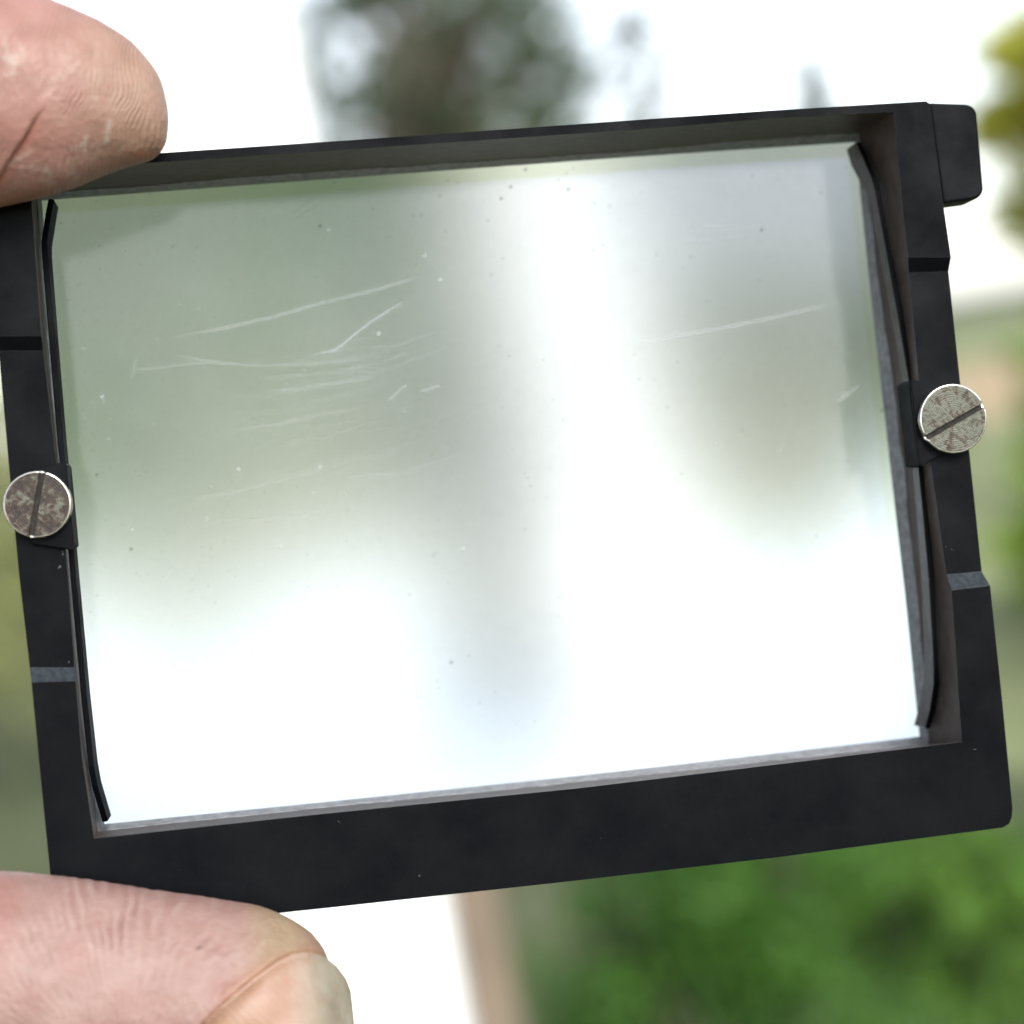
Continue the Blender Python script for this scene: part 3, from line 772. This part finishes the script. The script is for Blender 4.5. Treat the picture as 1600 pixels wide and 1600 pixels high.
def vnoise(x, y, s, seed):
    """smooth value noise"""
    r = np.random.default_rng(seed); g = r.random((64, 64)); a = x / s; b = y / s
    i, j = np.floor(a).astype(int), np.floor(b).astype(int); u, v = a - i, b - j; u = u * u * (3 - 2 * u); v = v * v * (3 - 2 * v)
    q = lambda I, J: g[I % 64, J % 64]
    return (q(i, j) * (1 - u) + q(i + 1, j) * u) * (1 - v) + (q(i, j + 1) * (1 - u) + q(i + 1, j + 1) * u) * v
def seg_dist(pts):
    best = np.full(nv, 1e9); side = np.zeros(nv)
    for p, q in zip(pts, pts[1:]):
        p = np.array(p, float); q = np.array(q, float); d = q - p; u = np.clip(((X - p[0]) * d[0] + (Y - p[1]) * d[1]) / (d @ d), 0, 1)
        ex, ey = X - p[0] - u * d[0], Y - p[1] - u * d[1]; ds = np.hypot(ex, ey); m = ds < best
        best[m] = ds[m]; side[m] = np.sign(d[0] * ey - d[1] * ex)[m]
    return best, side
SKIN = .43
disp = np.zeros(nv)
tint = np.tile(np.array([.60, .365, .28]), (nv, 1))
def mixc(c, f):
    global tint
    f = np.clip(f, 0, 1)[:, None]; tint = tint * (1 - f) + np.array(c) * f
idx = (~isthumb) & vis
# index: pink left half, tan tip, rosy lower edge
n1 = vnoise(X, Y, 60, 1); n2 = vnoise(X, Y, 14, 2); n3 = vnoise(X * 1.0, Y * .45, 7, 3)
mixc((.69, .38, .32), idx * .9 * np.clip((200 - X) / 150, 0, 1) * (.5 + n1))
mixc((.64, .41, .29), idx * np.clip((X - 120) / 90, 0, 1) * .7)
mixc((.60, .29, .19), idx * np.clip((Y - (312 - .33 * X)) / 40 + .6, 0, 1) * .45)
mixc((.58, .23, .12), idx * np.exp(-((X - 225) / 26) ** 2 - ((Y - 242) / 9) ** 2) * .9)
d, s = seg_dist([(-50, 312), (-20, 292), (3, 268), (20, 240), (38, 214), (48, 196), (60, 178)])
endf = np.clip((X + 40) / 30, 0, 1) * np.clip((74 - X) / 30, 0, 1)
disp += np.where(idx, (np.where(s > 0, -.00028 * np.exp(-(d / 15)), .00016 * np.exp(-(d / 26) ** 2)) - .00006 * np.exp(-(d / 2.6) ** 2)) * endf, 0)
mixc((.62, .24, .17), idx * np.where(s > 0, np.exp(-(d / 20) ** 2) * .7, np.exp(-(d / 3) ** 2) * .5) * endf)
d2, s2 = seg_dist([(70, 80), (84, 110), (74, 140)])
disp += np.where(idx, -.00008 * np.exp(-(d2 / 7) ** 2), 0)
# dry flaky skin
fl = np.zeros(nv)
for cx, cy, sx, sy, a in ((130, 228, 20, 22, 1), (75, 268, 48, 14, .8), (150, 160, 8, 22, .6), (18, 95, 26, 40, .8), (90, 285, 22, 8, .7), (185, 155, 8, 26, .35), (110, 120, 60, 60, .3), (200, 235, 30, 12, .4), (230, 150, 20, 40, .25), (50, 235, 10, 12, .5)):
    fl = np.maximum(fl, a * np.exp(-((X - cx) / sx) ** 2 - ((Y - cy) / sy) ** 2))
flake = np.clip((vnoise(X, Y, 5.5, 5) * .55 + vnoise(X, Y, 11, 6) * .6 - .60) * 5, 0, 1) * fl
d3, _ = seg_dist([(166, 222), (168, 205), (171, 190)]); flake = np.maximum(flake, np.exp(-(d3 / 4) ** 2) * .9)
d3, _ = seg_dist([(14, 262), (28, 250), (42, 243)]); flake = np.maximum(flake, np.exp(-(d3 / 4) ** 2) * .6)
mixc((.86, .74, .64), np.where(idx, flake * .8, 0)); disp += np.where(idx, flake * .00003, 0)
# thumb: pink with wrinkles, pale waxy tip
th = isthumb & vis
mixc((.68, .44, .385), th * .85)
mixc((.66, .33, .28), th * np.clip(n1 * 2 - .9, 0, 1) * .6)
mixc((.66, .52, .32), th * np.clip((X - 365) / 50, 0, 1) * np.clip((1560 - Y) / 60, 0, 1) * np.exp(-((X - 435) / 80) ** 2) * .85)
mixc((.66, .36, .20), th * np.exp(-(((X - 425) * .55 + (Y - 1512)) / 16) ** 2) * np.clip((470 - X) / 60, 0, 1) * np.clip((X - 330) / 60, 0, 1) * .7)
px_c, py_c = 190.0, 1730.0
ang = np.arctan2(X - px_c, np.maximum(py_c - Y, 60)); ang = np.where(ang > 0, ang * .75, ang)
ridge = np.where(isthumb, ang * 112 + vnoise(X, Y, 60, 8) * 6.5 + vnoise(X, Y, 21, 18) * 2.2, (X + (Y - 150) * .28 + 10 * np.sin(Y / 60) + 26 * vnoise(X, Y, 70, 12) + 7 * vnoise(X, Y, 22, 13)) * 2 * math.pi / 7.5)
zone = np.exp(-((X - 190) / 130) ** 2) * np.clip((1525 - Y) / 60, 0.25, 1)
amp_t = (zone * .8 + .18) * np.clip(vnoise(X, Y, 30, 9) * 2.0 - .35, .05, 1.2)
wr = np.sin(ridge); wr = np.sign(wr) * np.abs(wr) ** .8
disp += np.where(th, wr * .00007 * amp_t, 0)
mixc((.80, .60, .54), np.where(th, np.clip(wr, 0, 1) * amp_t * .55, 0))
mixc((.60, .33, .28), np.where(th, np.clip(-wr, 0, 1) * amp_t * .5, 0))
mixc((.04, .03, .03), th * np.exp(-(((X - 311) * .8 + (Y - 1481) * -.5) / 4.0) ** 2 - (((X - 311) * .5 + (Y - 1481) * .8) / 1.6) ** 2))
rh = np.where(th, .35 * amp_t, np.where(idx, .30 * np.clip(vnoise(X, Y, 40, 14) * 1.8 - .35, 0, 1), 0))
disp += np.where(vis, (vnoise(X, Y, 30, 10) - .5) * .00012 + (n1 - .5) * .00018, 0)
# nail fold on the thumb
nail_pts = [(318, 1600), (345, 1574), (372, 1550), (398, 1528), (432, 1503), (458, 1490), (482, 1487), (506, 1494), (526, 1510), (541, 1530), (548, 1550)]
dn, sn = seg_dist(nail_pts)
inside = sn > 0
disp += np.where(th, np.where(inside, -.00042 * (1 - np.exp(-(dn / 10) ** 2)) * np.exp(-np.clip(dn - 90, 0, None) / 30) - .00012, .00020 * np.exp(-(dn / 16) ** 2) * np.clip((500 - X) / 40, 0, 1) - .00016 * np.exp(-(dn / 5) ** 2)), 0)
mixc((.60, .34, .20), np.where(th, np.exp(-(dn / 8) ** 2) * .5, 0))
disp *= np.clip(front + .35, 0, 1)
co += nr * disp[:, None]
hm.vertices.foreach_set('co', co.astype(np.float32).ravel()); hm.polygons.foreach_set('use_smooth', [True] * len(hm.polygons)); hm.update()
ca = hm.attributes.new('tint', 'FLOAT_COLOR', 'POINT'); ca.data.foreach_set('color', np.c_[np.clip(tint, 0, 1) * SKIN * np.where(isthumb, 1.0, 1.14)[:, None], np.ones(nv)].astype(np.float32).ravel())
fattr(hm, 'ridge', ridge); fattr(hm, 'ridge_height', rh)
hm.materials.clear(); hm.materials.append(M_SKIN)
person = empty('person', HELD); tag(person, 'bare hand gripping the screen frame with dry skinned forefinger above and thumb below', 'person')
hand = bpy.data.objects.new('hand', hm); C.objects.link(hand); hand.parent = person

# thumb nail: a curved plate bedded in the fold
def nail():
    from mathutils.bvhtree import BVHTree
    bv = BVHTree.FromPolygons([Vector(c) for c in co], [tuple(p.vertices) for p in hm.polygons if co[p.vertices[0], 1] < -.02 and co[p.vertices[0], 0] > -.043])
    cams = Vector(-R.T @ T) / 1000
    NS, NT = 40, 26
    edge = np.array(nail_pts, float); sg = np.r_[0, np.cumsum(np.hypot(*np.diff(edge, axis=0).T))]
    low = np.array([(340, 1660), (560, 1660)], float)
    V = []
    for j in range(NT):
        t = j / (NT - 1)
        for i in range(NS):
            s = i / (NS - 1); e = np.array([np.interp(s * sg[-1], sg, edge[:, k]) for k in (0, 1)])
            lo = low[0] * (1 - s) + low[1] * s
            q = e * (1 - t) + lo * t
            d = (Vector(px(q[0], q[1], 0)) - cams).normalized()
            h = bv.ray_cast(cams, d)
            V.append((q, h[0], h[1], d))
    out = []; last = None
    for q, h, nn, d in V:
        out.append(h)
    # fill rays that passed beside the tip with the depth of their neighbours
    for k in range(len(out)):
        if out[k] is None:
            near = min((m for m in range(len(out)) if out[m] is not None), key=lambda m: abs(m // NS - k // NS) * 3 + abs(m % NS - k % NS))
            dist = (out[near] - cams).length + .0004
            out[k] = cams + V[k][3] * dist
    P = np.array([tuple(o) for o in out]).reshape(NT, NS, 3)
    for it in range(6):
        Q = P.copy(); Q[1:-1, 1:-1] = (P[:-2, 1:-1] + P[2:, 1:-1] + P[1:-1, :-2] + P[1:-1, 2:]) / 4; P = Q
    D = np.array([tuple(v[3]) for v in V]).reshape(NT, NS, 3)
    tt = np.linspace(0, 1, NT)[:, None, None]
    top = P - D * (.00030 + .00022 * np.sin(np.clip(tt * 2.2, 0, math.pi / 2)))
    botm = top + D * .00042
    allv = np.concatenate([top.reshape(-1, 3), botm.reshape(-1, 3)]); n0 = NS * NT
    F = []
    for j in range(NT - 1):
        for i in range(NS - 1):
            a = j * NS + i; F.append((a, a + 1, a + NS + 1, a + NS)); F.append((n0 + a, n0 + a + NS, n0 + a + NS + 1, n0 + a + 1))
    bd = [i for i in range(NS)] + [j * NS + NS - 1 for j in range(1, NT)] + [(NT - 1) * NS + i for i in range(NS - 2, -1, -1)] + [j * NS for j in range(NT - 2, 0, -1)]
    for a, b in zip(bd, bd[1:] + bd[:1]): F.append((a, n0 + a, n0 + b, b))
    m, n, l, b = material('thumb_nail_horn')
    t = noise(n, l, 500, 4, .6); 
    tipa = N(n, 'Attribute'); tipa.attribute_name = 'tip'; mxn = N(n, 'MixRGB'); l.new(tipa.outputs['Fac'], mxn.inputs[0])
    l.new(ramp(n, l, t.outputs[0], [(.3, (.31, .175, .12)), (.7, (.37, .235, .17))]), mxn.inputs[1])
    l.new(ramp(n, l, t.outputs[0], [(.3, (.29, .235, .175)), (.7, (.37, .335, .27))]), mxn.inputs[2])
    l.new(mxn.outputs[0], b.inputs['Base Color'])
    b.inputs['Roughness'].default_value = .24; b.inputs['Subsurface Weight'].default_value = .2; b.inputs['Subsurface Scale'].default_value = .001
    w_ = N(n, 'TexWave'); w_.inputs['Scale'].default_value = 700; w_.inputs['Distortion'].default_value = 3
    tc = N(n, 'TexCoord'); mp = N(n, 'Mapping'); mp.inputs['Rotation'].default_value = (0, 0, math.radians(-40)); l.new(tc.outputs['Object'], mp.inputs[0]); l.new(mp.outputs[0], w_.inputs['Vector'])
    bump(n, l, w_.outputs['Fac'], b, .25, .00005)
    o = mesh('nail', allv, F, m, person, True); fix_normals(o)
    xn, yn = topx([tuple(v.co) for v in o.data.vertices]); fattr(o.data, 'tip', np.clip((xn - 445) / 60, 0, 1))
nail()
